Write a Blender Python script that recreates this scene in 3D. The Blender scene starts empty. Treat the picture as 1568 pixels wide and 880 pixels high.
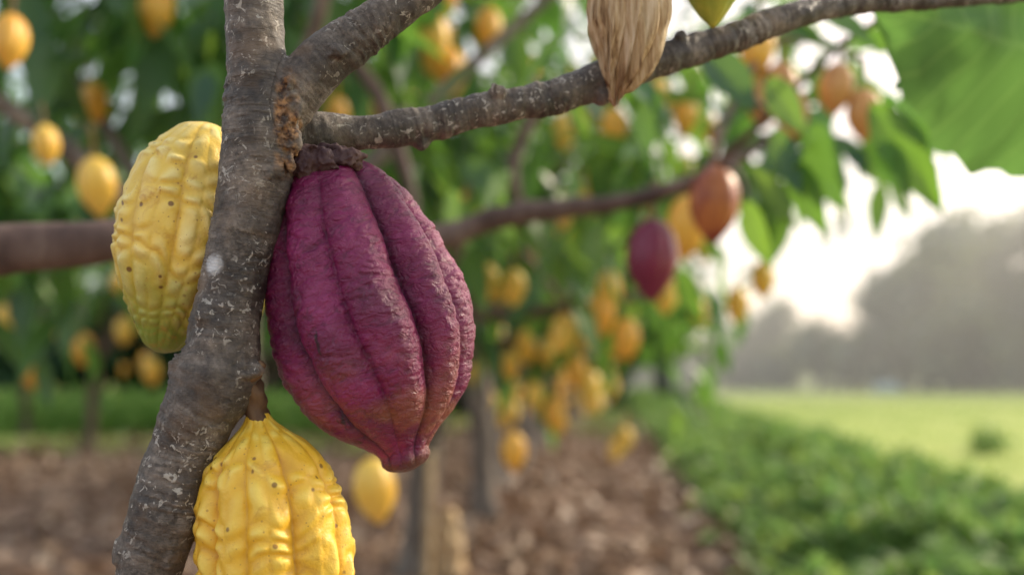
import bpy, math, random
import numpy as np
from mathutils import Vector, Matrix, Quaternion, noise, kdtree
random.seed(7); rng=np.random.default_rng(7)
scene=bpy.context.scene
COL=scene.collection
# ---------------------------------------------------------------- helpers
def link(o,parent=None):
    COL.objects.link(o)
    if parent is not None: o.parent=parent
    return o
def mesh_obj(name,verts,faces,mat=None,parent=None,smooth=True):
    me=bpy.data.meshes.new(name)
    me.from_pydata([tuple(v) for v in verts],[],[tuple(f) for f in faces]); me.update()
    if smooth: me.polygons.foreach_set('use_smooth',[True]*len(me.polygons))
    if mat: me.materials.append(mat)
    return link(bpy.data.objects.new(name,me),parent)
def hermite(xs,ys,t):
    xs=np.array(xs,float);ys=np.array(ys,float)
    m=np.gradient(ys,xs)
    i=np.clip(np.searchsorted(xs,t)-1,0,len(xs)-2)
    h=xs[i+1]-xs[i];u=(t-xs[i])/h
    return (2*u**3-3*u**2+1)*ys[i]+(u**3-2*u**2+u)*h*m[i]+(-2*u**3+3*u**2)*ys[i+1]+(u**3-u**2)*h*m[i+1]
def resample(pts,step):
    P=np.array(pts,float); d=np.r_[0,np.cumsum(np.linalg.norm(np.diff(P[:,:3],axis=0),axis=1))]
    n=max(3,int(d[-1]/step)); t=np.linspace(0,d[-1],n)
    return np.stack([hermite(d,P[:,k],t) for k in range(P.shape[1])],1)
def tube_data(pts,step,sides,lump=0.0,freq=20.0,cap=True):
    P=resample(pts,step); n=len(P)
    T=np.gradient(P[:,:3],axis=0); T/=np.linalg.norm(T,axis=1)[:,None]
    ref=np.array([0,1,0.]) if abs(T[0][1])<.8 else np.array([1.,0,0])
    V=[];F=[]
    u=np.cross(T[0],ref);u/=np.linalg.norm(u)
    for i in range(n):
        u=u-T[i]*np.dot(u,T[i]);u/=np.linalg.norm(u);w=np.cross(T[i],u)
        for k in range(sides):
            a=2*math.pi*k/sides
            p=P[i,:3]; dvec=u*math.cos(a)+w*math.sin(a); r=max(P[i,3],1e-4)
            if lump: 
                q=Vector((p+dvec*r)*freq); r*=1+lump*noise.noise(q)
            V.append(p+dvec*r)
    for i in range(n-1):
        for k in range(sides):
            k2=(k+1)%sides
            F.append((i*sides+k,i*sides+k2,(i+1)*sides+k2,(i+1)*sides+k))
    if cap:
        F.append(tuple(range(sides-1,-1,-1)));F.append(tuple((n-1)*sides+k for k in range(sides)))
    return V,F
def merge(parts):
    V=[];F=[]
    for v,f in parts:
        o=len(V);V+=list(v);F+=[tuple(i+o for i in g) for g in f]
    return V,F
def blob_data(c,r,sub=16,lump=.25,freq=3.0,sc=(1,1,1)):
    V=[];F=[];n=sub;m=sub*2
    for i in range(n+1):
        th=math.pi*i/n
        for k in range(m):
            ph=2*math.pi*k/m
            d=Vector((math.sin(th)*math.cos(ph),math.sin(th)*math.sin(ph),math.cos(th)))
            rr=r*(1+lump*noise.noise(d*freq+Vector(c)*37))
            V.append((c[0]+d.x*rr*sc[0],c[1]+d.y*rr*sc[1],c[2]+d.z*rr*sc[2]))
    for i in range(n):
        for k in range(m):
            k2=(k+1)%m;F.append((i*m+k,(i+1)*m+k,(i+1)*m+k2,i*m+k2))
    return V,F
def fused(parts,voxel,iters=4):
    v,f=merge(parts);tmp=mesh_obj('tmp',v,f)
    md=tmp.modifiers.new('r','REMESH');md.mode='VOXEL';md.voxel_size=voxel
    md2=tmp.modifiers.new('s','SMOOTH');md2.iterations=iters;md2.factor=.6
    dg=bpy.context.evaluated_depsgraph_get();me=bpy.data.meshes.new_from_object(tmp.evaluated_get(dg))
    bpy.data.objects.remove(tmp);me.materials.clear()
    nv=len(me.vertices);co=np.zeros(nv*3,np.float32);no=np.zeros(nv*3,np.float32)
    me.vertices.foreach_get('co',co);me.vertices.foreach_get('normal',no)
    return me,co.reshape(-1,3),no.reshape(-1,3)
# ---------------------------------------------------------------- materials
class M:
    def __init__(s,name):
        s.m=bpy.data.materials.new(name);s.m.use_nodes=True;s.nt=s.m.node_tree;s.n=s.nt.nodes
        s.b=s.n['Principled BSDF'];s.out=s.n['Material Output']
        s.tc=s.n.new('ShaderNodeTexCoord')
    def l(s,a,b): s.nt.links.new(a,b)
    def mapping(s,vec,scale):
        m=s.n.new('ShaderNodeMapping');m.inputs['Scale'].default_value=scale;s.l(vec,m.inputs['Vector']);return m.outputs[0]
    def noise(s,vec,scale,detail=4,rough=.55,dist=0):
        t=s.n.new('ShaderNodeTexNoise');t.inputs['Scale'].default_value=scale;t.inputs['Detail'].default_value=detail
        t.inputs['Roughness'].default_value=rough;t.inputs['Distortion'].default_value=dist
        if vec is not None:s.l(vec,t.inputs['Vector'])
        return t.outputs['Fac']
    def voro(s,vec,scale,feature='F1',rand=1):
        t=s.n.new('ShaderNodeTexVoronoi');t.feature=feature;t.inputs['Scale'].default_value=scale;t.inputs['Randomness'].default_value=rand
        s.l(vec,t.inputs['Vector']);return t.outputs['Distance']
    def ramp(s,fac,stops):
        r=s.n.new('ShaderNodeValToRGB');e=r.color_ramp.elements
        while len(e)<len(stops):e.new(.5)
        for i,(p,c) in enumerate(stops):
            e[i].position=p;e[i].color=(*c,1) if not isinstance(c,(int,float)) else (c,c,c,1)
        s.l(fac,r.inputs['Fac']);return r.outputs['Color']
    def mix(s,fac,a,b,mode='MIX'):
        r=s.n.new('ShaderNodeMix');r.data_type='RGBA';r.blend_type=mode
        for val,idx in ((fac,0),(a,6),(b,7)):
            if isinstance(val,(int,float)):r.inputs[idx].default_value=val if idx==0 else (val,val,val,1)
            elif isinstance(val,tuple):r.inputs[idx].default_value=(*val,1)
            else:s.l(val,r.inputs[idx])
        return r.outputs[2]
    def math(s,op,a,b=0,clamp=False):
        r=s.n.new('ShaderNodeMath');r.operation=op;r.use_clamp=clamp
        for i,v in enumerate((a,b)):
            if isinstance(v,(int,float)):r.inputs[i].default_value=v
            else:s.l(v,r.inputs[i])
        return r.outputs[0]
    def attr(s,name):
        a=s.n.new('ShaderNodeAttribute');a.attribute_name=name;return a.outputs['Fac']
    def bump(s,h,strength,dist,prev=None):
        b=s.n.new('ShaderNodeBump');b.inputs['Strength'].default_value=strength;b.inputs['Distance'].default_value=dist
        s.l(h,b.inputs['Height'])
        if prev is not None:s.l(prev,b.inputs['Normal'])
        return b.outputs[0]
    def set(s,color=None,rough=None,normal=None,spec=None):
        if color is not None:
            if isinstance(color,tuple):s.b.inputs['Base Color'].default_value=(*color,1)
            else:s.l(color,s.b.inputs['Base Color'])
        if rough is not None:
            if isinstance(rough,(int,float)):s.b.inputs['Roughness'].default_value=rough
            else:s.l(rough,s.b.inputs['Roughness'])
        if normal is not None:s.l(normal,s.b.inputs['Normal'])
        if spec is not None:s.b.inputs['Specular IOR Level'].default_value=spec
        return s.m
def island(m):
    g=m.n.new('ShaderNodeNewGeometry');return g.outputs['Random Per Island']

def leaf_material(name,stops,trans=.35,tcol=(.22,.42,.04),rough=.42,veins=False,spec=.5):
    m=M(name);r=island(m)
    c=m.ramp(r,stops)
    n=m.noise(m.tc.outputs['Object'],9,3)
    c=m.mix(m.math('MULTIPLY',n,.3),c,(.02,.05,.02),'MIX')
    nrm=None
    if veins:
        uv=m.n.new('ShaderNodeSeparateXYZ');m.l(m.tc.outputs['UV'],uv.inputs[0])
        aw=m.math('ABSOLUTE',m.math('SUBTRACT',uv.outputs[1],.5))
        f=m.math('FRACT',m.math('SUBTRACT',m.math('MULTIPLY',uv.outputs[0],11),m.math('MULTIPLY',aw,3.0)))
        v=m.math('ABSOLUTE',m.math('SUBTRACT',f,.5))
        line=m.ramp(v,[(0,1.0),(.1,0.0)])
        mid=m.ramp(aw,[(0,1.0),(.025,0.0)])
        ln=m.math('MAXIMUM',line,mid)
        c=m.mix(m.math('MULTIPLY',ln,.6),c,(.30,.44,.14))
        nrm=m.bump(v,.5,.004)
    m.set(c,rough,nrm,spec)
    tr=m.n.new('ShaderNodeBsdfTranslucent')
    tc=m.mix(r,tcol,(tcol[0]*.45,tcol[1]*.7,tcol[2]*.8)); m.l(tc,tr.inputs['Color'])
    ms=m.n.new('ShaderNodeMixShader');ms.inputs[0].default_value=trans
    m.l(m.b.outputs[0],ms.inputs[1]);m.l(tr.outputs[0],ms.inputs[2]);m.l(ms.outputs[0],m.out.inputs['Surface'])
    return m.m
LEAF=leaf_material('cacao_leaf',[(0,(.014,.065,.055)),(.4,(.030,.105,.062)),(.75,(.06,.165,.05)),(1,(.16,.28,.05))],trans=.36,tcol=(.30,.50,.06),rough=.38)
LEAFV=leaf_material('cacao_leaf_veined',[(0,(.07,.16,.045)),(1,(.10,.21,.06))],trans=.45,tcol=(.24,.42,.08),veins=True)
LEAFB=leaf_material('sunny_cacao_leaf',[(0,(.06,.15,.03)),(1,(.13,.24,.035))],trans=.45,tcol=(.32,.52,.05))
HEDGE=leaf_material('ground_cover_leaf',[(0,(.06,.14,.035)),(.6,(.14,.26,.065)),(1,(.32,.43,.14))],trans=.35,tcol=(.42,.58,.13),rough=.55,spec=.3)
HEDGE2=leaf_material('hedge_leaf_brightened',[(0,(.10,.22,.05)),(.6,(.20,.36,.09)),(1,(.36,.50,.16))],trans=.35,tcol=(.5,.7,.16),rough=.6,spec=.2)  # ground-cover leaf tones raised to make up for the tree shade
FAR=leaf_material('hazed_woodland_leaf',[(0,(.12,.15,.09)),(.6,(.18,.21,.12)),(1,(.30,.31,.17))],trans=.35,tcol=(.5,.48,.2),rough=.9,spec=.1)  # pale, greyed tones put distance haze into the leaf colour
FARL=leaf_material('dark_woodland_leaf',[(0,(.015,.055,.04)),(.7,(.035,.10,.06)),(1,(.07,.15,.07))],trans=.25,tcol=(.2,.36,.08),rough=.6)
LITTER=leaf_material('dead_leaf',[(0,(.07,.035,.022)),(.4,(.24,.135,.085)),(.8,(.46,.30,.20)),(1,(.75,.58,.45))],trans=.1,tcol=(.4,.2,.1),rough=.55)
def bark(name,dark,mid,light,hero=False):
    m=M(name);o=m.tc.outputs['Object']
    if hero:
        sp=m.n.new('ShaderNodeSeparateXYZ');m.l(o,sp.inputs[0])
        cb=m.n.new('ShaderNodeCombineXYZ')
        m.l(m.math('MULTIPLY',sp.outputs[0],32),cb.inputs[0]);m.l(m.math('MULTIPLY',sp.outputs[1],32),cb.inputs[1])
        m.l(m.math('MULTIPLY',m.attr('along'),420),cb.inputs[2])
        rings=m.noise(cb.outputs[0],1,5,.65,.5)
        mask=m.ramp(m.noise(o,22,3,.5),[(.36,0.15),(.58,1.0)])
        n1=m.noise(o,34,6,.62);n2=m.noise(o,300,5,.72);n4=m.noise(o,80,5,.65,.6)
        base=m.ramp(m.math('ADD',m.math('MULTIPLY',n1,.55),m.math('ADD',m.math('MULTIPLY',rings,.25),m.math('MULTIPLY',n4,.20))),[(.38,dark),(.5,mid),(.62,light)])
        fine=m.ramp(n2,[(.3,.55),(.7,1.3)])
        base=m.mix(1.0,base,fine,'MULTIPLY')
        big=m.noise(o,18,2)
        sp1=m.noise(o,190,3,.6,1.0)
        fl=m.math('MULTIPLY',m.ramp(sp1,[(.59,0.0),(.62,1.0)]),m.ramp(big,[(.42,0.0),(.52,1.0)]))
        base=m.mix(m.math('MULTIPLY',fl,.75),base,(.52,.48,.42))
        dk=m.ramp(m.noise(o,120,4,.6,.5),[(.34,.6),(.40,0.0)])
        base=m.mix(dk,base,(.032,.025,.02))
        rust=m.ramp(m.noise(o,24,3,.6),[(.55,0.0),(.68,1.0)])
        base=m.mix(m.math('MULTIPLY',rust,.45),base,(.21,.135,.08))
        # pale lichen dab
        vm=m.n.new('ShaderNodeVectorMath');vm.operation='DISTANCE';vm.inputs[1].default_value=(-.178,.581,1.064);m.l(o,vm.inputs[0])
        dd=m.math('ADD',vm.outputs['Value'],m.math('MULTIPLY',m.math('SUBTRACT',m.noise(o,300,3),.5),.006))
        base=m.mix(m.ramp(dd,[(.0036,.95),(.0048,0.0)]),base,(.75,.75,.75))
        nb=m.bump(m.math('MULTIPLY',rings,mask),.8,.0020)
        nb=m.bump(n4,.4,.0018,nb)
        nb=m.bump(n2,.5,.0009,nb)
        nb=m.bump(fl,.4,.0005,nb)
        return m.set(base,m.ramp(n1,[(.3,.45),(.7,.7)]),nb,.4)
    n1=m.noise(m.mapping(o,(1,1,.5)),14,6,.65)
    base=m.ramp(n1,[(.3,dark),(.5,mid),(.7,light)])
    return m.set(base,.75,m.bump(n1,.7,.01))
BARKH=bark('cacao_bark',(.035,.028,.024),(.108,.088,.073),(.26,.215,.175),True)
BARK=bark('branch_bark',(.04,.021,.018),(.11,.068,.055),(.21,.15,.12))
BARKG=bark('grey_trunk_bark',(.055,.042,.036),(.15,.12,.10),(.32,.27,.22))
def wood_mat():
    m=M('split_wood');o=m.tc.outputs['Object']
    n=m.noise(m.mapping(o,(1,1,.09)),330,5,.6);n2=m.noise(m.mapping(o,(1,1,.25)),90,4,.6)
    c=m.ramp(m.math('ADD',m.math('MULTIPLY',n,.6),m.math('MULTIPLY',n2,.4)),[(.38,(.16,.08,.03)),(.48,(.48,.32,.16)),(.64,(.75,.60,.40))])
    return m.set(c,.75,m.bump(n,.8,.002))
WOOD=wood_mat()
def pod_purple():
    m=M('purple_pod_skin');o=m.tc.outputs['Object'];rd=m.attr('ridge');tt=m.attr('tt')
    n1=m.noise(o,22,4,.55);n2=m.noise(m.mapping(o,(1,1,1.7)),100,6,.62,.7);n3=m.noise(o,620,4,.6);n5=m.noise(m.mapping(o,(1,1,1.5)),230,5,.6,.5)
    c=m.ramp(n1,[(.3,(.125,.006,.045)),(.5,(.205,.010,.078)),(.72,(.30,.022,.125))])
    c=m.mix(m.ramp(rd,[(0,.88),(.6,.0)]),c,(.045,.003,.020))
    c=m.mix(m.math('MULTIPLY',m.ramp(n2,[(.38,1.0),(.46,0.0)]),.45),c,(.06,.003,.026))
    f=m.math('MULTIPLY',m.ramp(tt,[(.58,0.0),(.86,1.0)]),m.ramp(m.noise(o,26,4,.6),[(.44,0.0),(.58,1.0)]))
    c=m.mix(m.math('MULTIPLY',f,.6),c,(.34,.12,.04))
    c=m.mix(m.math('MULTIPLY',m.ramp(tt,[(.93,0.0),(.99,1.0)]),.75),c,(.05,.018,.012))
    sc=m.math('MULTIPLY',m.ramp(m.noise(m.mapping(o,(1,1,.45)),46,4,.6),[(.65,0.0),(.69,1.0)]),.85)
    c=m.mix(sc,c,(.02,.006,.010))
    spk=m.ramp(m.voro(o,330),[(.06,1.0),(.13,0.0)])
    c=m.mix(m.math('MULTIPLY',spk,.35),c,(.5,.2,.3))
    nb=m.bump(n2,.8,.0055);nb=m.bump(n5,.6,.0020,nb);nb=m.bump(n3,.3,.0004,nb)
    return m.set(c,m.ramp(n2,[(.3,.42),(.7,.27)]),nb,.6)
def pod_yellow(name,a,b,c2,green=0.0,spots=1.0):
    m=M(name);o=m.tc.outputs['Object'];rd=m.attr('ridge');tt=m.attr('tt');wt=m.attr('wart')
    n1=m.noise(o,28,5,.6);n2=m.noise(o,170,5,.65)
    c=m.ramp(m.math('ADD',m.math('MULTIPLY',n1,.5),m.math('MULTIPLY',m.math('ADD',m.math('MULTIPLY',rd,.4),m.math('MULTIPLY',wt,.6)),.5)),[(.2,a),(.42,b),(.72,c2)])
    if green:
        g=m.math('MULTIPLY',m.ramp(m.math('ADD',tt,m.math('MULTIPLY',m.math('SUBTRACT',n1,.5),.4)),[(.60,0.0),(.90,1.0)]),green)
        c=m.mix(g,c,(.17,.25,.025))
        c=m.mix(m.math('MULTIPLY',m.ramp(m.noise(o,13,2),[(.5,0.0),(.7,1.0)]),.2),c,(.45,.42,.05))
    st=m.ramp(m.noise(o,60,7,.75,.8),[(.54,0.0),(.70,1.0)])
    c=m.mix(m.math('MULTIPLY',st,.65*spots),c,(.5,.22,.03))
    d=m.math('ADD',m.voro(o,75),m.math('MULTIPLY',m.noise(o,60,2),.16))
    sp=m.ramp(d,[(.16,1.0),(.22,0.0)])
    c=m.mix(m.math('MULTIPLY',sp,.85*spots),c,(.14,.05,.015))
    sm=m.ramp(m.math('ADD',m.voro(o,210),m.math('MULTIPLY',m.noise(o,40,2),.3)),[(.23,1.0),(.29,0.0)])
    c=m.mix(m.math('MULTIPLY',sm,.6*spots),c,(.3,.13,.03))
    nb=m.bump(n2,.5,.0016);nb=m.bump(m.noise(o,620,3),.4,.0005,nb)
    return m.set(c,m.ramp(n2,[(.3,.33),(.7,.5)]),nb,.5)
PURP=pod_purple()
YEL=pod_yellow('yellow_pod_skin',(.58,.32,.03),(.86,.58,.09),(.92,.73,.26),green=0.95)
YEL2=pod_yellow('golden_pod_skin',(.54,.25,.015),(.83,.48,.032),(.92,.65,.11),spots=.9)
STEM=bark('pod_stem',(.07,.035,.02),(.24,.14,.065),(.45,.31,.16))
DSTEM=bark('dark_pod_stem',(.018,.007,.010),(.045,.018,.022),(.13,.07,.055))
def simple_pod(name,a,b,sc=14):
    m=M(name);n=m.noise(m.tc.outputs['Object'],sc,4)
    c=m.ramp(n,[(.35,a),(.65,b)])
    c=m.mix(m.ramp(m.attr('ridge'),[(0,.4),(.5,.0)]),c,tuple(x*.5 for x in a))
    return m.set(c,.4,None,.5)
ORANGE=simple_pod('orange_pod_skin',(.74,.33,.03),(.86,.48,.07))
AMBER=simple_pod('amber_pod_skin',(.80,.44,.05),(.88,.60,.11))
BROWNY=simple_pod('ripe_brown_pod_skin',(.42,.18,.05),(.64,.33,.10))
DPURP=simple_pod('dark_purple_pod_skin',(.13,.010,.035),(.22,.02,.06))
RUST=simple_pod('half_ripe_pod_skin',(.20,.02,.025),(.50,.17,.05),18)
GRN=simple_pod('green_yellow_pod_skin',(.22,.30,.03),(.66,.54,.07),22)
# ---------------------------------------------------------------- pods
def pod_mesh(name,L,prof,na,nt,furrow=.10,minor=.05,wart=0.0,pitch=.013,wrinkle=0.0,bend=0.0,seed=0,twist=.0,sharp=.6,stem=0.0,jit=1.1):
    ts,rs=zip(*prof)
    u=np.linspace(0,1,nt); t=.5-.5*np.cos(np.pi*u); t=.55*t+.45*u
    R=np.maximum(hermite(ts,rs,t),.0)
    V=np.zeros((nt*na,3));rid=np.zeros(nt*na);tv=np.zeros(nt*na);wv=np.zeros(nt*na)
    sv=Vector((seed*3.1,seed*1.7,seed*.9))
    hs=[random.random() for _ in range(64)]
    fd=[random.uniform(.75,1.25) for _ in range(10)]
    for i in range(nt):
        env=min(1,max(0,math.sin(math.pi*min(1,max(0,t[i]))))**.5*1.05)
        z=-t[i]*L
        for k in range(na):
            th=2*math.pi*k/na
            cx,cy=math.cos(th),math.sin(th)
            p=Vector((cx*R[i],cy*R[i],z))
            wob=.22*noise.noise(p*12+sv)+twist*t[i]
            a=5*(th+wob)
            major=abs(math.sin(a/2)) ; mnr=abs(math.sin(a))
            fk=fd[int(round(a/math.pi))%10]
            g=1-((1-major**sharp)*furrow*1.6+(1-mnr**sharp)*minor*1.4*fk)*env
            rid[i*na+k]=min(1,(major**.7)*.4+(mnr**.6)*.6)
            dr=0
            if wart:
                cf=10*(th+wob)/math.pi; ci=math.floor(cf);uu=cf-ci
                ph=hs[ci%20]
                row=z/pitch+ph*1.0+jit*noise.noise(p*38+sv)+.3*noise.noise(p*90+sv)
                ww=math.sin(math.pi*uu)**.7*(.5+.5*math.cos(2*math.pi*row))
                ww*=max(.25,.9+1.0*noise.noise(p*45+sv*2))
                wv[i*na+k]=ww
                dr+=wart*ww*env*min(1,R[i]/.03)+wart*.6*noise.noise(p*55+sv)*env+wart*.3*noise.noise(p*120+sv)*env
            if wrinkle:
                q=Vector((p.x*52,p.y*52,p.z*100))+sv
                n_=noise.noise(q);n2_=noise.noise(Vector((p.x*110,p.y*110,p.z*210))-sv)
                dr-=wrinkle*max(0,.30-abs(n_))*1.8*env
                dr-=wrinkle*max(0,.28-abs(n2_))*1.0*env
                dr+=wrinkle*1.2*noise.noise(Vector((p.x*38,p.y*38,p.z*48))+sv)*env
            r=R[i]*g+dr
            V[i*na+k]=(cx*r+bend*math.sin(math.pi*t[i]),cy*r,z); tv[i*na+k]=t[i]
    F=[(i*na+k,(i+1)*na+k,(i+1)*na+(k+1)%na,i*na+(k+1)%na) for i in range(nt-1) for k in range(na)]
    F.append(tuple(range(na)));F.append(tuple((nt-1)*na+k for k in range(na-1,-1,-1)))
    V=list(map(tuple,V));nf=len(F)
    if stem:
        sv_,sf=tube_data([(0,0,-.004*L/.15,.006),(0.003,0,stem*.4,.0045),(0,0.002,stem,.006)],stem/6,8)
        o=len(V);V+=[tuple(x) for x in sv_];F+=[tuple(i+o for i in f) for f in sf]
        z0=np.zeros(len(sv_));rid=np.r_[rid,z0];tv=np.r_[tv,z0];wv=np.r_[wv,z0]
    me=bpy.data.meshes.new(name);me.from_pydata(V,[],F);me.update()
    me.polygons.foreach_set('use_smooth',[True]*len(me.polygons))
    me['nf']=nf
    for nm,ar in (('ridge',rid),('tt',tv),('wart',wv)):
        a=me.attributes.new(nm,'FLOAT','POINT');a.data.foreach_set('value',ar.astype(np.float32))
    return me
def place_pod(name,me,top,bottom,spin=0,mat=None,scale=1,parent=None):
    o=bpy.data.objects.new(name,me)
    if mat and not me.materials: me.materials.append(mat)
    d=(Vector(bottom)-Vector(top)).normalized()
    q=Vector((0,0,-1)).rotation_difference(d) @ Quaternion((0,0,1),spin)
    o.rotation_mode='QUATERNION';o.rotation_quaternion=q;o.location=top;o.scale=(scale,)*3
    return link(o,parent)
mm=.001
# purple
pk=.4187*mm
prof=[(0,34*pk),(.012,52*pk),(.04,74*pk),(.1,100*pk),(.2,126*pk),(.32,147*pk),(.45,161*pk),(.56,165*pk),(.67,155*pk),(.77,130*pk),(.85,93*pk),(.905,57*pk),(.94,41*pk),(.97,38*pk),(.99,26*pk),(1,9*pk)]
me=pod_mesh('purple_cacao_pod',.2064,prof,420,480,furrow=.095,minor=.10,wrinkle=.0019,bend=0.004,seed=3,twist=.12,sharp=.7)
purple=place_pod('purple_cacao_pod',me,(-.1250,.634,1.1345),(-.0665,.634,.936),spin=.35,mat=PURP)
parts=[blob_data((-.1205,.616,1.1335),.0140,14,.5,3,(1.6,1.1,.7)),blob_data((-.133,.606,1.131),.0100,12,.5,3),blob_data((-.104,.610,1.1345),.0080,12,.5,4,(1.5,1,.6)),
       blob_data((-.128,.602,1.127),.0080,12,.5,4),blob_data((-.139,.600,1.126),.0068,12,.5,4),blob_data((-.115,.602,1.1305),.007,12,.6,4),tube_data([(-.155,.600,1.126,.010),(-.140,.605,1.132,.0085),(-.126,.615,1.134,.008)],.003,14,.25,90)]
for j in range(10):
    a=j*.63; parts.append(blob_data((-.120+.021*math.cos(a),.612+.014*math.sin(a),1.1285+.002*math.sin(j*3.)),.0040,8,.9,3,(1.5,1,.8)))
me,co,no=fused(parts,.0009,3)
for i in range(len(co)):
    p=Vector(co[i]);co[i]+=no[i]*(.0014*noise.noise(p*180)+.0010*noise.noise(p*420))
me.vertices.foreach_set('co',co.ravel());me.materials.append(DSTEM);me.polygons.foreach_set('use_smooth',[True]*len(me.polygons))
o=link(bpy.data.objects.new('stem_calyx',me));o.parent=purple;o.matrix_parent_inverse=Matrix.LocRotScale(purple.location,purple.rotation_quaternion,None).inverted()
# left yellow
pk=.43*mm
prof=[(0,14*pk),(.02,34*pk),(.06,52*pk),(.14,76*pk),(.28,96*pk),(.42,105*pk),(.56,103*pk),(.7,88*pk),(.82,64*pk),(.9,45*pk),(.95,34*pk),(.985,20*pk),(1,7*pk)]
me=pod_mesh('yellow_cacao_pod',.1535,prof,320,360,furrow=.03,minor=.03,wart=.0025,pitch=.0140,seed=11,sharp=1.0,jit=1.6)
y1=place_pod('yellow_cacao_pod',me,(-.1985,.645,1.163),(-.2315,.645,1.014),spin=1.0,mat=YEL)
# lower yellow
pk=.4033*mm
prof=[(0,17*pk),(.03,25*pk),(.07,44*pk),(.12,70*pk),(.2,95*pk),(.32,112*pk),(.45,120*pk),(.58,119*pk),(.7,106*pk),(.82,80*pk),(.92,46*pk),(.97,26*pk),(1,8*pk)]
me=pod_mesh('yellow_cacao_pod',.171,prof,320,380,furrow=.07,minor=.06,wart=.0027,pitch=.0150,seed=21,sharp=.8,jit=1.2)
y2=place_pod('yellow_cacao_pod',me,(-.1575,.606,.974),(-.1330,.606,.804),spin=.2,mat=YEL2)
sv=[tube_data([(-.176,.604,1.000,.006),(-.166,.600,.998,.0065),(-.159,.601,.990,.0068),(-.158,.604,.980,.0065),(-.157,.606,.969,.0085)],.002,18,.4,160),
    tube_data([(-.166,.597,.996,.006),(-.157,.595,1.000,.005),(-.151,.594,1.006,.0024)],.002,12,.5,200)]
v,f=merge(sv);o=mesh_obj('peduncle',v,f,STEM);o.parent=y2;o.matrix_parent_inverse=Matrix.LocRotScale(y2.location,y2.rotation_quaternion,None).inverted()
# background pod meshes
def bgprof(w): return [(0,.12*w),(.03,.35*w),(.12,.68*w),(.3,.95*w),(.5,w),(.7,.82*w),(.85,.5*w),(.95,.22*w),(1,.04*w)]
bgm={}
def bgpod(kind,mat,seed,w=.042,L=.15):
    me=pod_mesh('cacao_pod_'+kind,L,bgprof(w),48,36,furrow=.07,minor=.04,seed=seed,wart=.0012,stem=.07);me.materials.append(mat);me.materials.append(STEM)
    for i in range(me['nf'],len(me.polygons)): me.polygons[i].material_index=1
    bgm[kind]=me
bgpod('orange',ORANGE,1,.046);bgpod('amber',AMBER,2,.044,.14);bgpod('brown',BROWNY,3,.046,.14);bgpod('purple',DPURP,4,.048,.155);bgpod('rust',RUST,5,.048,.15);bgpod('green',GRN,6,.034,.14)
def bg(kind,x,y,z,s=1.0,tilt=0.12,name=None):
    me=bgm[kind];L=.15*s
    a=random.uniform(0,6.28);t=Vector((math.cos(a)*tilt,math.sin(a)*tilt,-1)).normalized()
    c=Vector((x,y,z));top=c-t*L*.5
    nm=name or {'purple':'purple_cacao_pod','rust':'red_yellow_cacao_pod','brown':'brown_cacao_pod','green':'green_cacao_pod'}.get(kind,'yellow_cacao_pod')
    return place_pod(nm,me,top,c,spin=a,scale=s)
bg('purple',.257,1.8,1.208,1.0,.05);bg('rust',.350,1.70,1.290,.92,.05)
bg('amber',-.279,2.0,.753,1.0,.18)
bg('amber',-.93,2.2,1.41,.98,.3);bg('orange',-1.088*.867,2.6,1.96,1.0);bg('orange',-.974,1.9,1.64,.75)
bg('amber',-.95,2.0,1.46,.6);bg('orange',-1.19,2.8,1.77,.8)
for x,z,k in [(.545,1.575,'brown'),(.515,1.545,'brown'),(.661,1.573,'brown'),(.718,1.52,'brown'),(.50,1.655,'orange'),(.57,1.525,'brown')]: bg(k,x,2.0,z,.78)
bg('orange',.40,2.25,1.33,1.0)
for x,z in [(.2025,1.9125),(.39,1.93),(.665,1.975),(-.0925,1.3375),(.0075,1.3175),(-.2975,2.1875),(-.09,2.3125),(.3725,1.305),(.195,1.1425),(.44,1.125),(.0075,.695),(.59,1.2875),(-1.64,2.025),(.34,1.22)]:
    bg(random.choice(['orange','amber']),x*.80,3.0,1+(z-1)*.80,random.uniform(.82,.95))
for x,z in [(.138,1.54),(-.546,2.485),(.378,1.87),(.483,1.894),(.252,1.651),(.162,1.09),(.066,1.111),(-.009,1.024),(.102,.886),(.198,.805),(-2.157,2.02),(-2.337,1.24),(-2.217,1.0),(-1.977,1.105),(-1.788,1.186),(-1.662,1.0),(.35,1.75),(-.2,1.75),(.7,1.5),(.3,1.0),(.36,.92)]:
    bg(random.choice(['orange','amber']),x*.93,4.2,1+(z-1)*.93,random.uniform(.9,1.15))
bg('green',.145,.708,1.312,1.0,.08)
bg('amber',-.56,2.0,1.14,1.0)
# many far pods along the row as one mass
def merged_pods(name,places,kind):
    src=bgm[kind];vv=np.array([v.co[:] for v in src.vertices]);ff=[tuple(p.vertices) for p in src.polygons]
    V=[];F=[];rid=[];
    ra=np.zeros(len(vv),np.float32);src.attributes['ridge'].data.foreach_get('value',ra)
    for (x,y,z,s) in places:
        o=len(V);a=random.uniform(0,6.28);ca,sa=math.cos(a),math.sin(a)
        for p in vv: V.append((x+s*(p[0]*ca-p[1]*sa),y+s*(p[0]*sa+p[1]*ca),z+s*(p[2]+.075)))
        F+=[tuple(i+o for i in f) for f in ff];rid.append(ra)
    ob=mesh_obj(name,V,F,src.materials[0]);a=ob.data.attributes.new('ridge','FLOAT','POINT');a.data.foreach_set('value',np.concatenate(rid))
    return ob
def rowx(off,y): return off+.0973*y
pl=[];pl2=[]
for i in range(96):   # hanging low on the path side of the row
    y=random.uniform(4.8,20);x=rowx(random.uniform(-.85,.1),y);z=random.uniform(.75,1.25) if i%3 else random.uniform(.5,.85)
    (pl if i%2 else pl2).append((x,y,z,random.uniform(.8,1.1)))
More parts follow.
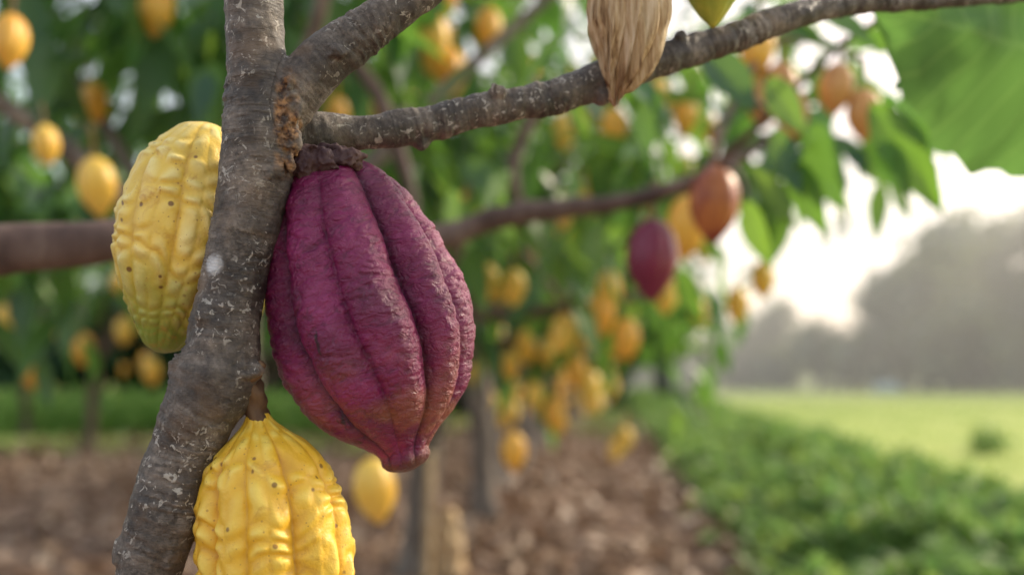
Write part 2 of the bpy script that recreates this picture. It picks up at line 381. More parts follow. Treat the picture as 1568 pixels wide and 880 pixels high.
for i in range(90):
    y=random.uniform(3.6,9);x=rowx(-.93+random.uniform(-1.1,1.45),y);z=random.uniform(1.2,2.5)
    if .5<random.random(): y-=.9
    (pl if i%2 else pl2).append((x,y,z,random.uniform(.85,1.15)))
for i in range(60):
    y=random.uniform(5,14);x=rowx(-6.0+random.uniform(-3,4.0),y);z=random.uniform(.9,3.2)
    (pl if i%2 else pl2).append((x,y,z,random.uniform(1.0,1.4)))
merged_pods('distant_cacao_pods',pl,'orange');merged_pods('distant_cacao_pods',pl2,'amber')
# ---------------------------------------------------------------- hero tree
trunk=[(-.160,.600,1.40,.0165),(-.158,.600,1.30,.017),(-.1584,.600,1.252,.0176),(-.1584,.600,1.228,.0178),(-.156,.600,1.188,.0186),(-.1545,.600,1.160,.0212),(-.1545,.600,1.140,.0225),(-.1585,.600,1.108,.0212),(-.1684,.600,1.068,.0192),
 (-.1756,.600,1.028,.0208),(-.1795,.600,1.002,.0245),(-.1924,.600,.972,.0225),(-.2024,.600,.948,.0208),(-.2140,.600,.908,.0222),(-.2210,.600,.884,.0197),(-.225,.600,.860,.0200),(-.228,.600,.82,.022)]
brA=[(-.158,.604,1.138,.013),(-.1416,.603,1.160,.0165),(-.1256,.603,1.182,.0158),(-.0976,.606,1.206,.0150),(-.0696,.610,1.228,.0134),(-.0336,.616,1.260,.0125),(.02,.63,1.33,.0115)]
brB=[(-.155,.615,1.146,.012),(-.139,.625,1.151,.0135),(-.0956,.640,1.157,.0112),(-.0624,.650,1.1635,.0122),(-.0194,.660,1.1769,.0112),(.0297,.675,1.190,.0120),(.0621,.685,1.2046,.0127),(.1008,.700,1.2217,.0120),(.1517,.720,1.2424,.0115),(.2052,.740,1.2664,.0105),(.2513,.760,1.2848,.0092),(.3244,.790,1.2990,.0072),(.4338,.830,1.3198,.0056),(.566,.880,1.349,.0045)]
parts=[tube_data(trunk,.004,40),tube_data(brA,.004,32),tube_data(brB,.005,28)]
cents=[]
off=0
for br in (trunk,brA,brB):
    P=resample(br,.002);d=np.r_[0,np.cumsum(np.linalg.norm(np.diff(P[:,:3],axis=0),axis=1))]
    for p,a in zip(P,d):cents.append((p[:3],a+off))
    off+=3
for c,r,s in [((-.137,.594,1.158),.0095,(1,1,1.5)),((-.133,.592,1.140),.007,(1,1,1.4)),((-.145,.588,1.122),.0085,(1,1,1.2)),((-.163,.594,1.001),.010,(1.3,1,.8)),((-.200,.596,1.000),.008,(1,1,1.4)),
              ((-.0735,.613,1.240),.004,(1,1,1)),((-.060,.650,1.153),.006,(1,1,1)),((.063,.68,1.193),.007,(1,1,1)),((-.236,.594,.890),.0075,(1,1,1.4)),((-.208,.59,.89),.008,(1,1,1)),((-.152,.585,1.145),.006,(1,1,1)),
              ((-.010,.652,1.187),.005,(1.2,1,1)),((.12,.70,1.239),.005,(1,1,1)),((-.105,.59,1.193),.005,(1.3,1,1)),((-.182,.583,1.035),.006,(1,.7,1.3))]:
    parts.append(blob_data(c,r,12,.4,3,s))
# torn bark lumps at the fork
for j in range(16):
    tt_=j/16;parts.append(blob_data((-.1325+random.gauss(0,.002)-.003*tt_,.590+random.gauss(0,.002),1.174-.052*tt_),random.uniform(.002,.004),8,1.0,3,(.8,.8,1.6)))
me,co,no=fused(parts,.0011,6)
kd=kdtree.KDTree(len(cents))
for i,(p,a) in enumerate(cents):kd.insert(Vector(p),i)
kd.balance()
nv=len(co);al=np.zeros(nv,np.float32);tn=np.zeros(nv,np.float32)
for i in range(nv):
    p=Vector(co[i]);_,idx,_=kd.find(p);a=cents[idx][1]
    a+=.006*noise.noise(p*40);al[i]=a
    d=.0015*noise.noise(p*45)+.0008*noise.noise(p*110)+.0004*noise.noise(p*260)
    w=noise.noise(Vector((p.x*30,p.y*30,a*300)));mk=max(0,noise.noise(p*22+Vector((5,1,2)))+.2)
    d+=.0028*w*mk
    tz=max(0,1-((p.x+.1345)/.0075)**2)*max(0,1-((p.z-1.150)/.034)**2)*(1 if p.y<.603 else 0)
    if tz>0: d+=tz*(.0022*noise.noise(p*330)+.0016*noise.noise(p*700))
    tn[i]=min(1,tz*2)*max(0,min(1,.6+1.5*noise.noise(p*150)))
    co[i]+=no[i]*d
me.vertices.foreach_set('co',co.ravel());me.update()
at=me.attributes.new('along','FLOAT','POINT');at.data.foreach_set('value',al)
at=me.attributes.new('torn','FLOAT','POINT');at.data.foreach_set('value',tn)
nt_=BARKH.node_tree;pb_=nt_.nodes['Principled BSDF'];src=pb_.inputs['Base Color'].links[0].from_socket
an=nt_.nodes.new('ShaderNodeAttribute');an.attribute_name='torn';mx=nt_.nodes.new('ShaderNodeMix');mx.data_type='RGBA'
no_=nt_.nodes.new('ShaderNodeTexNoise');no_.inputs['Scale'].default_value=260;cr=nt_.nodes.new('ShaderNodeValToRGB')
cr.color_ramp.elements[0].position=.35;cr.color_ramp.elements[0].color=(.05,.02,.01,1);cr.color_ramp.elements[1].position=.65;cr.color_ramp.elements[1].color=(.42,.22,.09,1)
tcn=nt_.nodes.new('ShaderNodeTexCoord');nt_.links.new(tcn.outputs['Object'],no_.inputs['Vector']);nt_.links.new(no_.outputs['Fac'],cr.inputs['Fac'])
nt_.links.new(an.outputs['Fac'],mx.inputs[0]);nt_.links.new(src,mx.inputs[6]);nt_.links.new(cr.outputs['Color'],mx.inputs[7]);nt_.links.new(mx.outputs[2],pb_.inputs['Base Color'])
me.polygons.foreach_set('use_smooth',[True]*len(me.polygons));me.materials.append(BARKH)
hero=link(bpy.data.objects.new('cacao_tree',me))
v,f=merge([tube_data([(-.2255,.6,.855,.0212),(-.228,.6,.82,.0228),(-.235,.6,.78,.024),(-.245,.6,.6,.028),(-.25,.6,.3,.036),(-.255,.6,0.05,.05),(-.255,.6,-.05,.07)],.02,24,.15,15),
 tube_data([(-.159,.600,1.38,.0162),(-.165,.6,1.5,.015),(-.13,.62,1.75,.012),(-.1,.6,2.0,.008)],.03,16,.15,15),
 tube_data([(.0,.626,1.31,.0118),(.08,.66,1.42,.010),(.2,.7,1.6,.007)],.03,12,.15,15)])
mesh_obj('trunk_base_and_tops',v,f,BARK,hero)
# split wood stub
zs=[1.199,1.2056,1.2156,1.228,1.262,1.31];cxs=[.0715,.071,.0744,.078,.0795,.081];rs_=[.0025,.008,.0157,.0225,.0242,.025]
P=[(cxs[i],.671,zs[i],rs_[i]) for i in range(5,-1,-1)]
V,F=tube_data(P,.0014,110)
V2=[]
for k,p in enumerate(V):
    a=(k%110)/110*6.283
    fz=.13*noise.noise(Vector((math.cos(a)*3,math.sin(a)*3,p[2]*22)))+.15*noise.noise(Vector((math.cos(a)*12,math.sin(a)*12,p[2]*26)))
    ax=np.array([np.interp(p[2],zs,cxs),.671,p[2]])
    q=ax+(p-ax)*(1+1.5*fz)*np.array([1,.7,1]);q[2]+=.030*noise.noise(Vector((math.cos(a)*6,math.sin(a)*6,1)))*max(0,min(1,(1.25-p[2])/.03))
    V2.append(q)
mesh_obj('split_wood_stub',V2,F,WOOD,hero)
# ---------------------------------------------------------------- leaves (vectorised)
S=np.array([0,.14,.34,.58,.8,1.]);Wd=np.array([.03,.62,1.,.92,.5,.0])
def leaf_arrays(base,dr,Ln,ratio,droop,fold=.25,lite=False,up=None):
    N=len(base);dr=dr/np.linalg.norm(dr,axis=1)[:,None]
    up=np.tile([0,0,1.],(N,1))+rng.normal(0,.35,(N,3)) if up is None else up
    side=np.cross(dr,up);side/=np.linalg.norm(side,axis=1)[:,None];nrm=np.cross(side,dr)
    s,w=(np.array([0,.45,1.]),np.array([.05,1.,0.])) if lite else (S,Wd)
    ns=len(s);V=np.zeros((N,ns,3,3))
    for i in range(ns):
        c=base+dr*(Ln*s[i])[:,None]-nrm*(Ln*droop*s[i]**2)[:,None]
        h=(Ln*ratio*.5*w[i])
        V[:,i,1]=c
        e=nrm*(h*fold)[:,None]
        V[:,i,0]=c-side*h[:,None]+e;V[:,i,2]=c+side*h[:,None]+e
    q=[]
    for i in range(ns-1):
        a=i*3
        q+=[(a,a+1,a+4,a+3),(a+1,a+2,a+5,a+4)]
    q=np.array(q);F=(q[None]+(np.arange(N)*ns*3)[:,None,None]).reshape(-1,4)
    return V.reshape(-1,3),F
def leaf_mesh(name,arrs,mat):
    Vs=[];Fs=[];o=0
    for V,F in arrs: Vs.append(V);Fs.append(F+o);o+=len(V)
    V=np.concatenate(Vs);F=np.concatenate(Fs)
    me=bpy.data.meshes.new(name);me.vertices.add(len(V));me.vertices.foreach_set('co',V.astype(np.float32).ravel())
    me.loops.add(len(F)*4);me.loops.foreach_set('vertex_index',F.astype(np.int32).ravel())
    me.polygons.add(len(F));me.polygons.foreach_set('loop_start',np.arange(0,len(F)*4,4,dtype=np.int32))
    me.update(calc_edges=True);me.polygons.foreach_set('use_smooth',[True]*len(F));me.materials.append(mat);return me
def crown(n_cl,per,cen,rad,size=.21,clr=.26,flat=None):
    c=rng.normal(0,1,(n_cl,3));c/=np.linalg.norm(c,axis=1)[:,None];c*=(rng.random(n_cl)**.45)[:,None];c=c*np.array(rad)+np.array(cen)
    base=np.repeat(c,per,0)+rng.normal(0,clr*.5,(n_cl*per,3));out=base-np.array(cen)
    out/=np.linalg.norm(out,axis=1)[:,None]+1e-6
    N=len(base);d=rng.normal(0,.6,(N,3))+out*.5+np.array([0,0,-.75])
    return leaf_arrays(base,d,rng.uniform(.7,1.25,N)*size,rng.uniform(.32,.42,N),rng.uniform(.05,.4,N))
def limbs(x,y,h=1.2,r=.075,seed=0,spread=1.2,stepz=.06):
    rs=random.Random(seed);lx,ly=rs.uniform(-.1,.1),rs.uniform(-.1,.1)
    ps=[tube_data([(x,y,-.05,r*1.5),(x,y,.1,r*1.12),(x+lx*.5,y+ly*.5,h*.5,r),(x+lx,y+ly,h,r*.85),(x+lx,y+ly,h+.12,r*.7)],stepz,14,.35,9)]
    for k in range(5):
        a=k*1.257+rs.uniform(-.3,.3);e=rs.uniform(.7,1.1)*spread
        ps.append(tube_data([(x+lx,y+ly,h-.03,r*.55),(x+lx+math.cos(a)*e*.3,y+ly+math.sin(a)*e*.3,h+.3,r*.45),(x+lx+math.cos(a)*e*.7,y+ly+math.sin(a)*e*.7,h+.55+rs.uniform(0,.3),r*.3),(x+lx+math.cos(a)*e*1.2,y+ly+math.sin(a)*e*1.2,h+.9+rs.uniform(0,.5),r*.12)],stepz*1.5,9,.3,9))
    return merge(ps)
crowns=[leaf_mesh('foliage',[crown(42,20,(0,0,2.38),(1.45,1.2,1.12))],LEAF) for _ in range(4)]
def tree(x,y,seed,crmesh=None,h=1.15,r=.075,scale=1.0,custom=None,mat=BARKG,rot=None):
    v,f=limbs(x,y,h,r,seed)
    o=mesh_obj('cacao_tree',v,f,mat)
    if custom is not None: link(bpy.data.objects.new('foliage',leaf_mesh('foliage',custom,LEAF)),o)
    else:
        c=link(bpy.data.objects.new('foliage',crmesh),o);c.location=(x,y,0);c.rotation_euler=(0,0,seed*1.9);c.scale=(scale,)*3
    return o
t1=[crown(46,20,(rowx(-1.15,2.9),2.9,2.15),(1.6,.8,1.0),.2),crown(16,12,(.70,2.95,1.74),(.42,.4,.40),.17,.22)]
tree(rowx(-.93,2.6),2.6,1,custom=t1,h=1.2,r=.06)
t2=[crown(84,20,(rowx(-.85,4.7),4.7,2.3),(1.75,1.2,1.2),.2),crown(16,12,(.45,4.6,1.3),(.6,.5,.3),.18,.25)]
tree(rowx(-.93,4.75),4.75,2,custom=t2,h=1.15,r=.075)
ys=[6.7,8.5,10.3,12.2,14.2,16.4,19,22,25,28.5]
for i,yy in enumerate(ys): tree(rowx(-.88+random.uniform(-.08,.08),yy),yy,i+3,crowns[i%4],r=.085,scale=1.03)
for i,(of,yy) in enumerate([(-6.4,7.5),(-6.4,10),(-6.6,12.5),(-6.3,15.5),(-6.4,18.5),(-3.9,14.5),(-3.8,17.5),(-3.9,21),(-9,9),(-9,12),(-9.2,15.5),(-12,14),(-12,18)]):
    tree(rowx(of,yy),yy,i+20,crowns[(i+1)%4],r=.07,scale=1.25,mat=BARK)
nb=mesh_obj('cacao_tree',*merge([tube_data([(-1.15,.95,-.05,.07),(-1.12,.95,.5,.05),(-1.08,.95,1.05,.042),(-1.1,.98,1.4,.03),(-1.15,1.0,2.0,.02)],.05,16,.3,14),
  tube_data([(-1.08,.95,1.0,.038),(-.8,1.0,1.105,.031),(-.575,1.08,1.135,.028),(-.45,1.12,1.150,.021),(-.3,1.35,1.195,.02),(-.113,1.8,1.252,.024),(-.029,1.8,1.284,.021),(.139,1.8,1.304,.018),(.259,1.8,1.326,.015),(.335,1.8,1.352,.013),(.40,1.81,1.385,.010),(.5,1.82,1.45,.007)],.02,16,.35,22),
  tube_data([(-.40,2.4,1.78,.013),(-.33,2.4,1.68,.018),(-.285,2.4,1.56,.018),(-.25,2.4,1.46,.014),(-.22,2.35,1.30,.010)],.03,10,.3,14),
  tube_data([(.02,2.4,1.40,.012),(.0,2.4,1.5,.016),(.05,2.4,1.62,.014),(.12,2.4,1.72,.01)],.03,10,.3,14)]),BARK)
r2=mesh_obj('cacao_limb',*merge([tube_data([(rowx(-.93,4.7),4.7,1.1,.04),(-.30,4.2,1.20,.035),(-.15,4.0,1.235,.03),(.1,4.0,1.25,.028),(.31,4.0,1.275,.022),(.55,4.0,1.33,.014)],.05,12,.4,12),
  tube_data([(rowx(-.93,4.7),4.7,.98,.05),(-.28,4.4,1.05,.04),(-.08,4.3,1.10,.035),(.1,4.3,1.22,.02)],.05,12,.4,12),
  tube_data([(.02,3.5,1.45,.014),(.10,3.5,1.36,.012),(.17,3.5,1.26,.01)],.04,8,.3,12)]),BARK)
# leaves near the camera side of the canopy (world metres: base, tip, width, roll)
def big_leaf(parts,base,tip,width,droop=.15,roll=0,wave=.03,ns=26,nw=12):
    b=Vector(base);t=Vector(tip);d=(t-b);L=d.length;d.normalize()
    side=d.cross(Vector((0,0,1)));
    if side.length<.1: side=d.cross(Vector((0,1,0)))
    side.normalize();side.rotate(Quaternion(d,roll));n=side.cross(d)
    V=[];UV=[]
    sd=random.uniform(0,50)
    for i in range(ns+1):
        s=i/ns
        w=width*.5*max(0,(math.sin(math.pi*s**.85)**.8))*(1-.35*s**3) if 0<s<1 else .0005
        for k in range(nw+1):
            q=k/nw*2-1
            ww=w*(1+.05*math.sin(s*40+sd))
            z=-droop*L*(s**2-s*.2)+abs(q)*w*.22+wave*width*noise.noise(Vector((s*7+sd,q*2.2,0)))*2+.006*abs(math.sin(s*11*math.pi+abs(q)*3))*abs(q)*width/.12
            V.append(b+d*(s*L)+side*(q*ww)+n*z);UV.append((s,k/nw))
    F=[(i*(nw+1)+k,i*(nw+1)+k+1,(i+1)*(nw+1)+k+1,(i+1)*(nw+1)+k) for i in range(ns) for k in range(nw)]
    parts.append((V,F,UV))
def big_leaf_obj(name,parts,mat,parent=None):
    V=[];F=[];UV=[]
    for v,f,u in parts:
        o=len(V);V+=v;F+=[tuple(i+o for i in g) for g in f];UV+=u
    ob=mesh_obj(name,V,F,mat,parent);ul=ob.data.uv_layers.new(name='UVMap')
    for lp in ob.data.loops: ul.data[lp.index].uv=UV[lp.vertex_index]
    return ob
pa=[]
big_leaf(pa,(.68,1.02,1.30),(.365,1.0,1.375),.27,.05,1.25)
big_leaf(pa,(.66,1.12,1.44),(.42,1.1,1.33),.14,.1,.5)
sb=tube_data([(.40,.82,1.315,.005),(.55,.95,1.36,.005),(.66,1.03,1.33,.0045),(.75,1.1,1.44,.004)],.02,8)
bl=big_leaf_obj('cacao_leaf',pa,LEAFV,hero)
v,f=sb;mesh_obj('leaf_twig',v,f,BARK,hero)
pb=[];pc=[]
def B(l,bx,bz,tx,tz,w,y=1.5,dr=.15,roll=.5): big_leaf(l,(bx,y+.03,bz),(tx,y-.02,tz),w,dr,roll,ns=16,nw=8)
B(pb,.56,1.42,.655,1.245,.075,roll=1.3);B(pc,.47,1.39,.492,1.245,.08,roll=1.5);B(pc,.40,1.46,.44,1.36,.05,roll=1.3)
B(pb,.37,1.32,.43,1.225,.045,roll=.8);B(pb,.365,1.27,.385,1.16,.045,roll=1.2);B(pc,.41,1.38,.435,1.27,.045,roll=1.0)
B(pc,.30,1.50,.37,1.40,.07,roll=.9)
B(pc,.15,1.48,.25,1.38,.07,roll=.4);B(pc,.38,1.54,.50,1.50,.06,roll=.6);B(pc,.44,1.58,.56,1.50,.07,roll=.7);B(pb,.47,1.36,.42,1.31,.04)
B(pc,.62,1.46,.63,1.33,.05,roll=1.2);B(pc,.22,1.44,.20,1.33,.06);B(pc,.08,1.52,.0,1.42,.07);B(pc,-.05,1.36,.0,1.25,.055,y=1.9,roll=1.2);B(pc,-.12,1.36,-.09,1.24,.06,y=1.9,roll=1.3);B(pc,.0,1.4,-.06,1.28,.06,y=1.9,roll=1.3)
B(pb,.33,1.20,.36,1.10,.045,y=1.9,roll=1.0);B(pb,.42,1.24,.40,1.13,.045,y=1.9,roll=1.2);B(pb,.57,1.36,.60,1.27,.05,roll=1.1);B(pb,.44,1.33,.47,1.21,.05,roll=1.2)
lf=big_leaf_obj('cacao_leaf',pb,LEAFB,nb);lf=big_leaf_obj('cacao_leaf',pc,LEAF,nb)
mesh_obj('leafy_twigs',*merge([tube_data([(.35,1.81,1.36,.009),(.42,1.6,1.42,.006),(.50,1.54,1.50,.005),(.60,1.53,1.57,.005),(.7,1.5,1.66,.004)],.03,8),tube_data([(.42,1.6,1.42,.005),(.3,1.53,1.50,.004),(.1,1.55,1.53,.003)],.03,8),tube_data([(.36,1.8,1.36,.006),(.37,1.6,1.33,.004),(.37,1.53,1.27,.003)],.03,8),tube_data([(.36,1.81,1.37,.009),(.45,1.95,1.55,.008),(.55,2.0,1.68,.007),(.72,2.0,1.64,.005)],.03,8)]),BARK,nb)
# ---------------------------------------------------------------- ground
def soil_mat():
    m=M('mulched_soil');o=m.tc.outputs['Object']
    n1=m.noise(o,.9,5,.6);n2=m.noise(o,11,6,.7);n3=m.noise(m.mapping(o,(1,.08,1)),1.6,3)
    c=m.ramp(m.math('ADD',m.math('MULTIPLY',n1,.4),m.math('MULTIPLY',n2,.6)),[(.36,(.07,.037,.025)),(.5,(.21,.125,.087)),(.63,(.40,.27,.20))])
    c=m.mix(m.ramp(n3,[(.5,0.0),(.62,.4)]),c,(.46,.32,.25))
    return m.set(c,.9,m.bump(n2,.8,.05))
def lawn_mat():
    m=M('lawn_grass');o=m.tc.outputs['Object']
    n1=m.noise(o,.25,4,.6);n2=m.noise(o,16,6,.75);n3=m.noise(m.mapping(o,(.6,.12,1)),1.2,3)
    c=m.ramp(m.math('ADD',m.math('MULTIPLY',m.math('ADD',m.math('MULTIPLY',n1,.5),m.math('MULTIPLY',n3,.5)),.6),m.math('MULTIPLY',n2,.4)),[(.36,(.20,.30,.05)),(.5,(.36,.45,.09)),(.64,(.58,.58,.19))])
    return m.set(c,.85,m.bump(n2,.7,.06))
SOIL=soil_mat();LAWN=lawn_mat()
def sheet(name,xs,ys,zf,mat):
    V=[(x,y,zf(x,y)) for y in ys for x in xs];n=len(xs)
    F=[(j*n+i,j*n+i+1,(j+1)*n+i+1,(j+1)*n+i) for j in range(len(ys)-1) for i in range(n-1)]
    return mesh_obj(name,V,F,mat)
xs=np.r_[-400,-150,-60,np.linspace(-25,12,90),40,150,400];ys_=np.r_[-100,-20,np.linspace(-3,35,110),60,120,400,900]
sheet('ground',xs,ys_,lambda x,y:(.03*noise.noise(Vector((x*1.3,y*1.3,0))) if -24<x<1 and -2<y<34 else 0)-.035,SOIL)
L0=2.55
pts=[(rowx(L0,-20),-20),(rowx(L0,38),38),(-300,38),(-300,800),(400,800),(400,-20)]
mesh_obj('lawn',[(x,y,.004) for x,y in pts],[tuple(range(len(pts)))[::-1]],LAWN)
mesh_obj('grass_strip',[(x,y,.004) for x,y in [(-26,12.2),(rowx(-2.6,12.2),12.4),(rowx(-2.6,36),37),(-26,37)]],[(0,1,2,3)],LAWN)
N=22000
yy=6+rng.random(N)**1.8*34;xx=rowx(L0,yy)+rng.random(N)*np.minimum(yy*.9,14)
d=np.c_[rng.normal(0,.35,N),rng.normal(0,.35,N),np.ones(N)]
o=link(bpy.data.objects.new('lawn_tufts',leaf_mesh('lawn_tufts',[leaf_arrays(np.c_[xx,yy,np.full(N,.0)],d,rng.uniform(.04,.09,N),rng.uniform(.15,.3,N),rng.uniform(0,.4,N),lite=True,up=rng.normal(0,1,(N,3)))],leaf_material('grass_blade',[(0,(.24,.36,.06)),(1,(.54,.57,.18))],trans=.4,tcol=(.6,.65,.18),rough=.8,spec=.1))))
# ground-cover hedge on the right of the path
N=50000
yy=3.0+rng.random(N)**1.7*37;u=rng.random(N);xx=rowx(.86,yy)+u*1.85+rng.normal(0,.10,N)
xx+=np.array([.16*noise.noise(Vector((0,b*1.1,7))) for b in yy])*(1-u)
hump=np.array([noise.noise(Vector((a*1.8,b*1.8,3)))*.18+noise.noise(Vector((a*5,b*5,3)))*.09 for a,b in zip(xx,yy)])
zz=(.24*np.sin(np.pi*np.clip(u,.02,.98))**.45+hump)*rng.uniform(.5,1.12,N)
d=rng.normal(0,.6,(N,3))+np.c_[(u-.5)*1.2,np.zeros(N),np.full(N,.35)]
size=rng.uniform(.05,.13,N)*(1+yy*.03)
lh=link(bpy.data.objects.new('low_hedge',leaf_mesh('low_hedge',[leaf_arrays(np.c_[xx,yy,np.maximum(zz,.01)],d,size,rng.uniform(.5,.7,N),rng.uniform(0,.5,N),lite=True)],HEDGE)))
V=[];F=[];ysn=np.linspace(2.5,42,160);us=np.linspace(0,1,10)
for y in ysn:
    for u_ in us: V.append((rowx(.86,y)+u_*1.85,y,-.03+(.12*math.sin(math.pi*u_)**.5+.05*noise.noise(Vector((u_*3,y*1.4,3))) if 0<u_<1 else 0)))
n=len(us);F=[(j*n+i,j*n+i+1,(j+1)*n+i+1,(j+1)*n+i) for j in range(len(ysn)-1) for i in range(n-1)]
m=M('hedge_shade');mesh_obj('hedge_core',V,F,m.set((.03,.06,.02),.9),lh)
# hedge at the left back
N=16000
xx=rng.uniform(-22,-1.3,N);yy=15.5+rng.random(N)*3.2;zz=rng.uniform(.02,.72,N)*(1-.25*np.abs(yy-17)/1.6)
link(bpy.data.objects.new('hedge',leaf_mesh('hedge',[leaf_arrays(np.c_[xx,yy,zz],rng.normal(0,1,(N,3)),rng.uniform(.12,.24,N),rng.uniform(.4,.6,N),rng.uniform(0,.4,N),lite=True)],HEDGE2)))
# litter
N=18000
yy=3.5+rng.random(N)**1.5*17;xx=rowx(.95,yy)-rng.random(N)**1.2*9
d=np.c_[rng.normal(0,1,(N,2)),rng.normal(0,.28,N)]
link(bpy.data.objects.new('leaf_litter',leaf_mesh('leaf_litter',[leaf_arrays(np.c_[xx,yy,rng.uniform(-.01,.025,N)],d,rng.uniform(.06,.20,N),rng.uniform(.35,.6,N),rng.uniform(-.4,.4,N),lite=True)],LITTER)))
N=1500
cx=rng.normal(0,.35,N);yy=15+rng.random(N)*12;xx=rowx(.05,yy)+cx
link(bpy.data.objects.new('path_weeds',leaf_mesh('path_weeds',[leaf_arrays(np.c_[xx,yy,np.zeros(N)],rng.normal(0,.7,(N,3))+np.array([0,0,.8]),rng.uniform(.05,.13,N),rng.uniform(.3,.5,N),rng.uniform(0,.4,N),lite=True)],HEDGE)))
V,F=tube_data([(-.31,4.75,-.05,.075),(-.305,4.75,.1,.068),(-.31,4.75,.24,.06),(-.32,4.75,.33,.045)],.012,28,.4,22)
mesh_obj('tree_stump',V,F,WOOD)
V,F=tube_data([(-.40,4.6,-.05,.022),(-.39,4.6,.3,.02),(-.385,4.6,.62,.02)],.04,10,.3,18);mesh_obj('wooden_stake',V,F,WOOD)
v,f=tube_data([(2.95,15,-.05,.07),(2.93,15,.6,.055),(2.95,15,1.3,.045),(2.9,15,2.1,.02)],.08,10,.3,8)
sap=mesh_obj('young_tree',v,f,BARKG)
link(bpy.data.objects.new('foliage',leaf_mesh('foliage',[crown(16,16,(2.7,15,1.75),(.65,.6,.5),.2)],LEAFB)),sap)
N=300
link(bpy.data.objects.new('shrub',leaf_mesh('shrub',[leaf_arrays(rng.normal(0,.12,(N,3))+np.array([5.85,12,.12]),rng.normal(0,1,(N,3)),rng.uniform(.08,.14,N),rng.uniform(.3,.5,N),rng.uniform(0,.3,N),lite=True)],HEDGE)))
v,f=blob_data((18.0,47,.2),.5,16,.5,3,(1.3,.8,.6));m=M('blue_tarpaulin');n=m.noise(m.tc.outputs['Object'],6,4)
mesh_obj('blue_tarpaulin',v,f,m.set(m.ramp(n,[(.3,(.30,.42,.44)),(.7,(.45,.58,.6))]),.6,m.bump(n,.6,.1)))
# ---------------------------------------------------------------- far woodland
def woodland(name,trees,mat,size,per,core=(.05,.06,.04)):
    arrs=[];cp=[]
    for (x,y,h,r) in trees:
        for k in range(5):
            cx=x+random.uniform(-.5,.5)*r;cy=y+random.uniform(-.5,.5)*r;cz=h*random.uniform(.3,.82);rr=r*random.uniform(.45,.75)
            if k==0: cz=h-rr*.9
            n=per//5;dv=rng.normal(0,1,(n,3));dv/=np.linalg.norm(dv,axis=1)[:,None]
            b=np.array([cx,cy,cz])+dv*rr*rng.uniform(.65,1.2,n)[:,None]*np.array([1,1,.9])
            arrs.append(leaf_arrays(b,dv+rng.normal(0,.8,(n,3)),rng.uniform(.6,1.4,n)*size,rng.uniform(.5,.8,n),rng.uniform(0,.4,n),lite=True))
            cp.append(blob_data((cx,cy,cz),rr*.6,7,.35,2.5))  # dark opaque blob added inside the crown to block see-through gaps
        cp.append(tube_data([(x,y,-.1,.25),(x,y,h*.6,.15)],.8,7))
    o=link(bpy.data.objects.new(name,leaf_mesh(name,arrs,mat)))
    m=M(name+'_core');v,f=merge(cp);mesh_obj('dark_filler_and_trunks',v,f,m.set(core,.95),o)
tr=[]
for i in range(40):
    x=random.uniform(9,44);y=random.uniform(50,60)+max(0,(22-x))*1.2
    px=(x/y)*1500+784
    h=np.interp(px,[950,1130,1180,1260,1350,1450,1568,1750],[2.5,3.2,4.6,5.8,7.4,9.4,11.0,12.5])*y/52*random.uniform(.82,1.02)
    tr.append((x,y,h,h*.30))
for i in range(26):
    x=7+i*1.5;tr.append((x,50+random.uniform(0,2)+max(0,(22-x))*1.2,random.uniform(2.5,4.2),1.9))
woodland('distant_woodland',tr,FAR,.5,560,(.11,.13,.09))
tr=[]
for i in range(26):
    x=-26+i*1.2+random.uniform(-.5,.5);y=random.uniform(25,33);tr.append((x,y,random.uniform(4.5,7.0),random.uniform(1.6,2.2)))
for i in range(24):
    tr.append((-22+i*.95,random.uniform(21,24),random.uniform(2.2,3.2),1.25))
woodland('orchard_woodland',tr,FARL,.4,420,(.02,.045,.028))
# ground mist hanging over the far side of the field
bx=[(x,y,z) for z in (0.02,13.0) for y in (27,90) for x in (4,95)]
m=bpy.data.materials.new('morning_mist');m.use_nodes=True;m.node_tree.nodes.remove(m.node_tree.nodes['Principled BSDF'])
vs_=m.node_tree.nodes.new('ShaderNodeVolumeScatter');vs_.inputs['Color'].default_value=(1,.97,.9,1);vs_.inputs['Density'].default_value=.014;vs_.inputs['Anisotropy'].default_value=.35
m.node_tree.links.new(vs_.outputs[0],m.node_tree.nodes['Material Output'].inputs['Volume'])
mesh_obj('mist',bx,[(0,2,3,1),(4,5,7,6),(0,1,5,4),(2,6,7,3),(0,4,6,2),(1,3,7,5)],m,smooth=False)
# ---------------------------------------------------------------- light
EL=math.radians(30);AZ=math.radians(62)
dirv=Vector((math.sin(AZ)*math.cos(EL),math.cos(AZ)*math.cos(EL),math.sin(EL)))
w=bpy.data.worlds.new('World');scene.world=w;w.use_nodes=True;nt=w.node_tree
sky=nt.nodes.new('ShaderNodeTexSky');sky.sky_type='NISHITA';sky.sun_disc=False
sky.sun_elevation=EL;sky.sun_rotation=AZ;sky.dust_density=2.5;sky.air_density=1.0;sky.ozone_density=1
bgn=nt.nodes['Background'];bgn.inputs[1].default_value=.15
def wm(op,a,b=0,clamp=False):
    r=nt.nodes.new('ShaderNodeMath');r.operation=op;r.use_clamp=clamp
    for i,v in enumerate((a,b)):
        if isinstance(v,(int,float)):r.inputs[i].default_value=v
        else:nt.links.new(v,r.inputs[i])
    return r.outputs[0]
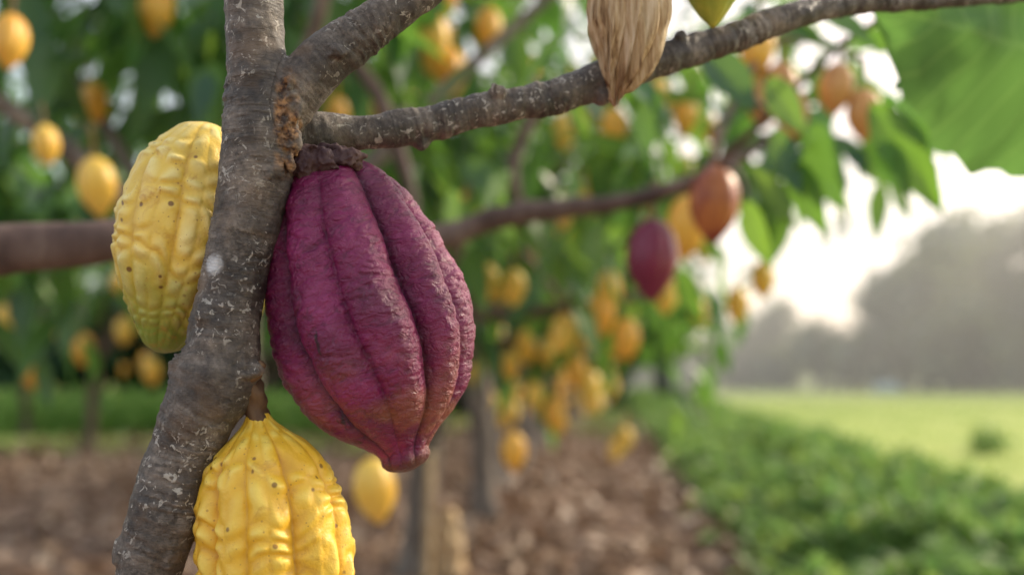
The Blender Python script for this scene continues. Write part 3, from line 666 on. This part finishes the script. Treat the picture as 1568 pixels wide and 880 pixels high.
# thin bright haze veil over the blue sky, warmer and brighter around the sun
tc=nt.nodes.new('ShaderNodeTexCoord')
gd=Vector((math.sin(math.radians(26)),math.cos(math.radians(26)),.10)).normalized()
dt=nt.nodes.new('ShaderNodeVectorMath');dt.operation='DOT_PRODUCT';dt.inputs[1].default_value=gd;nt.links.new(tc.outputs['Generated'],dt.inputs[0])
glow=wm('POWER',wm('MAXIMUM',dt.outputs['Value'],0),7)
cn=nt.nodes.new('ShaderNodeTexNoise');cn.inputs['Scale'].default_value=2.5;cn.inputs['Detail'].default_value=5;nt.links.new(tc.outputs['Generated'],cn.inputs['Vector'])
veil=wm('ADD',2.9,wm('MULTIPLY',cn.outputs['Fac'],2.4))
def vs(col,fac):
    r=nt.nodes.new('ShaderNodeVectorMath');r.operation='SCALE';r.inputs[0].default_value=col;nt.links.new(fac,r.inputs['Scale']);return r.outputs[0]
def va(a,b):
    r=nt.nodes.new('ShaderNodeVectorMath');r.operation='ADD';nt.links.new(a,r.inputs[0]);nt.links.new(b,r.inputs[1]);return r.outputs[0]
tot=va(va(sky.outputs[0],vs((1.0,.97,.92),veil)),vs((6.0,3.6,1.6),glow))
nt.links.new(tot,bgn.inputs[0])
sd=bpy.data.lights.new('sun','SUN');sd.energy=4.6;sd.angle=math.radians(5);sd.color=(1,.86,.66)
so=link(bpy.data.objects.new('sun',sd))
so.rotation_mode='QUATERNION';so.rotation_quaternion=dirv.to_track_quat('Z','Y');so.location=(5,5,8)
# ---------------------------------------------------------------- camera
cd=bpy.data.cameras.new('camera');cam=link(bpy.data.objects.new('camera',cd));cam.location=(0,0,1);cam.rotation_euler=(math.pi/2,0,0)
cd.sensor_width=36;cd.lens=1500/1568*36;cd.shift_y=130/1568;cd.clip_start=.01;cd.clip_end=2000
cd.dof.use_dof=True;cd.dof.focus_distance=.588;cd.dof.aperture_fstop=2.8;cd.dof.aperture_blades=0
scene.camera=cam
scene.view_settings.view_transform='Standard';scene.view_settings.look='None';scene.view_settings.exposure=0
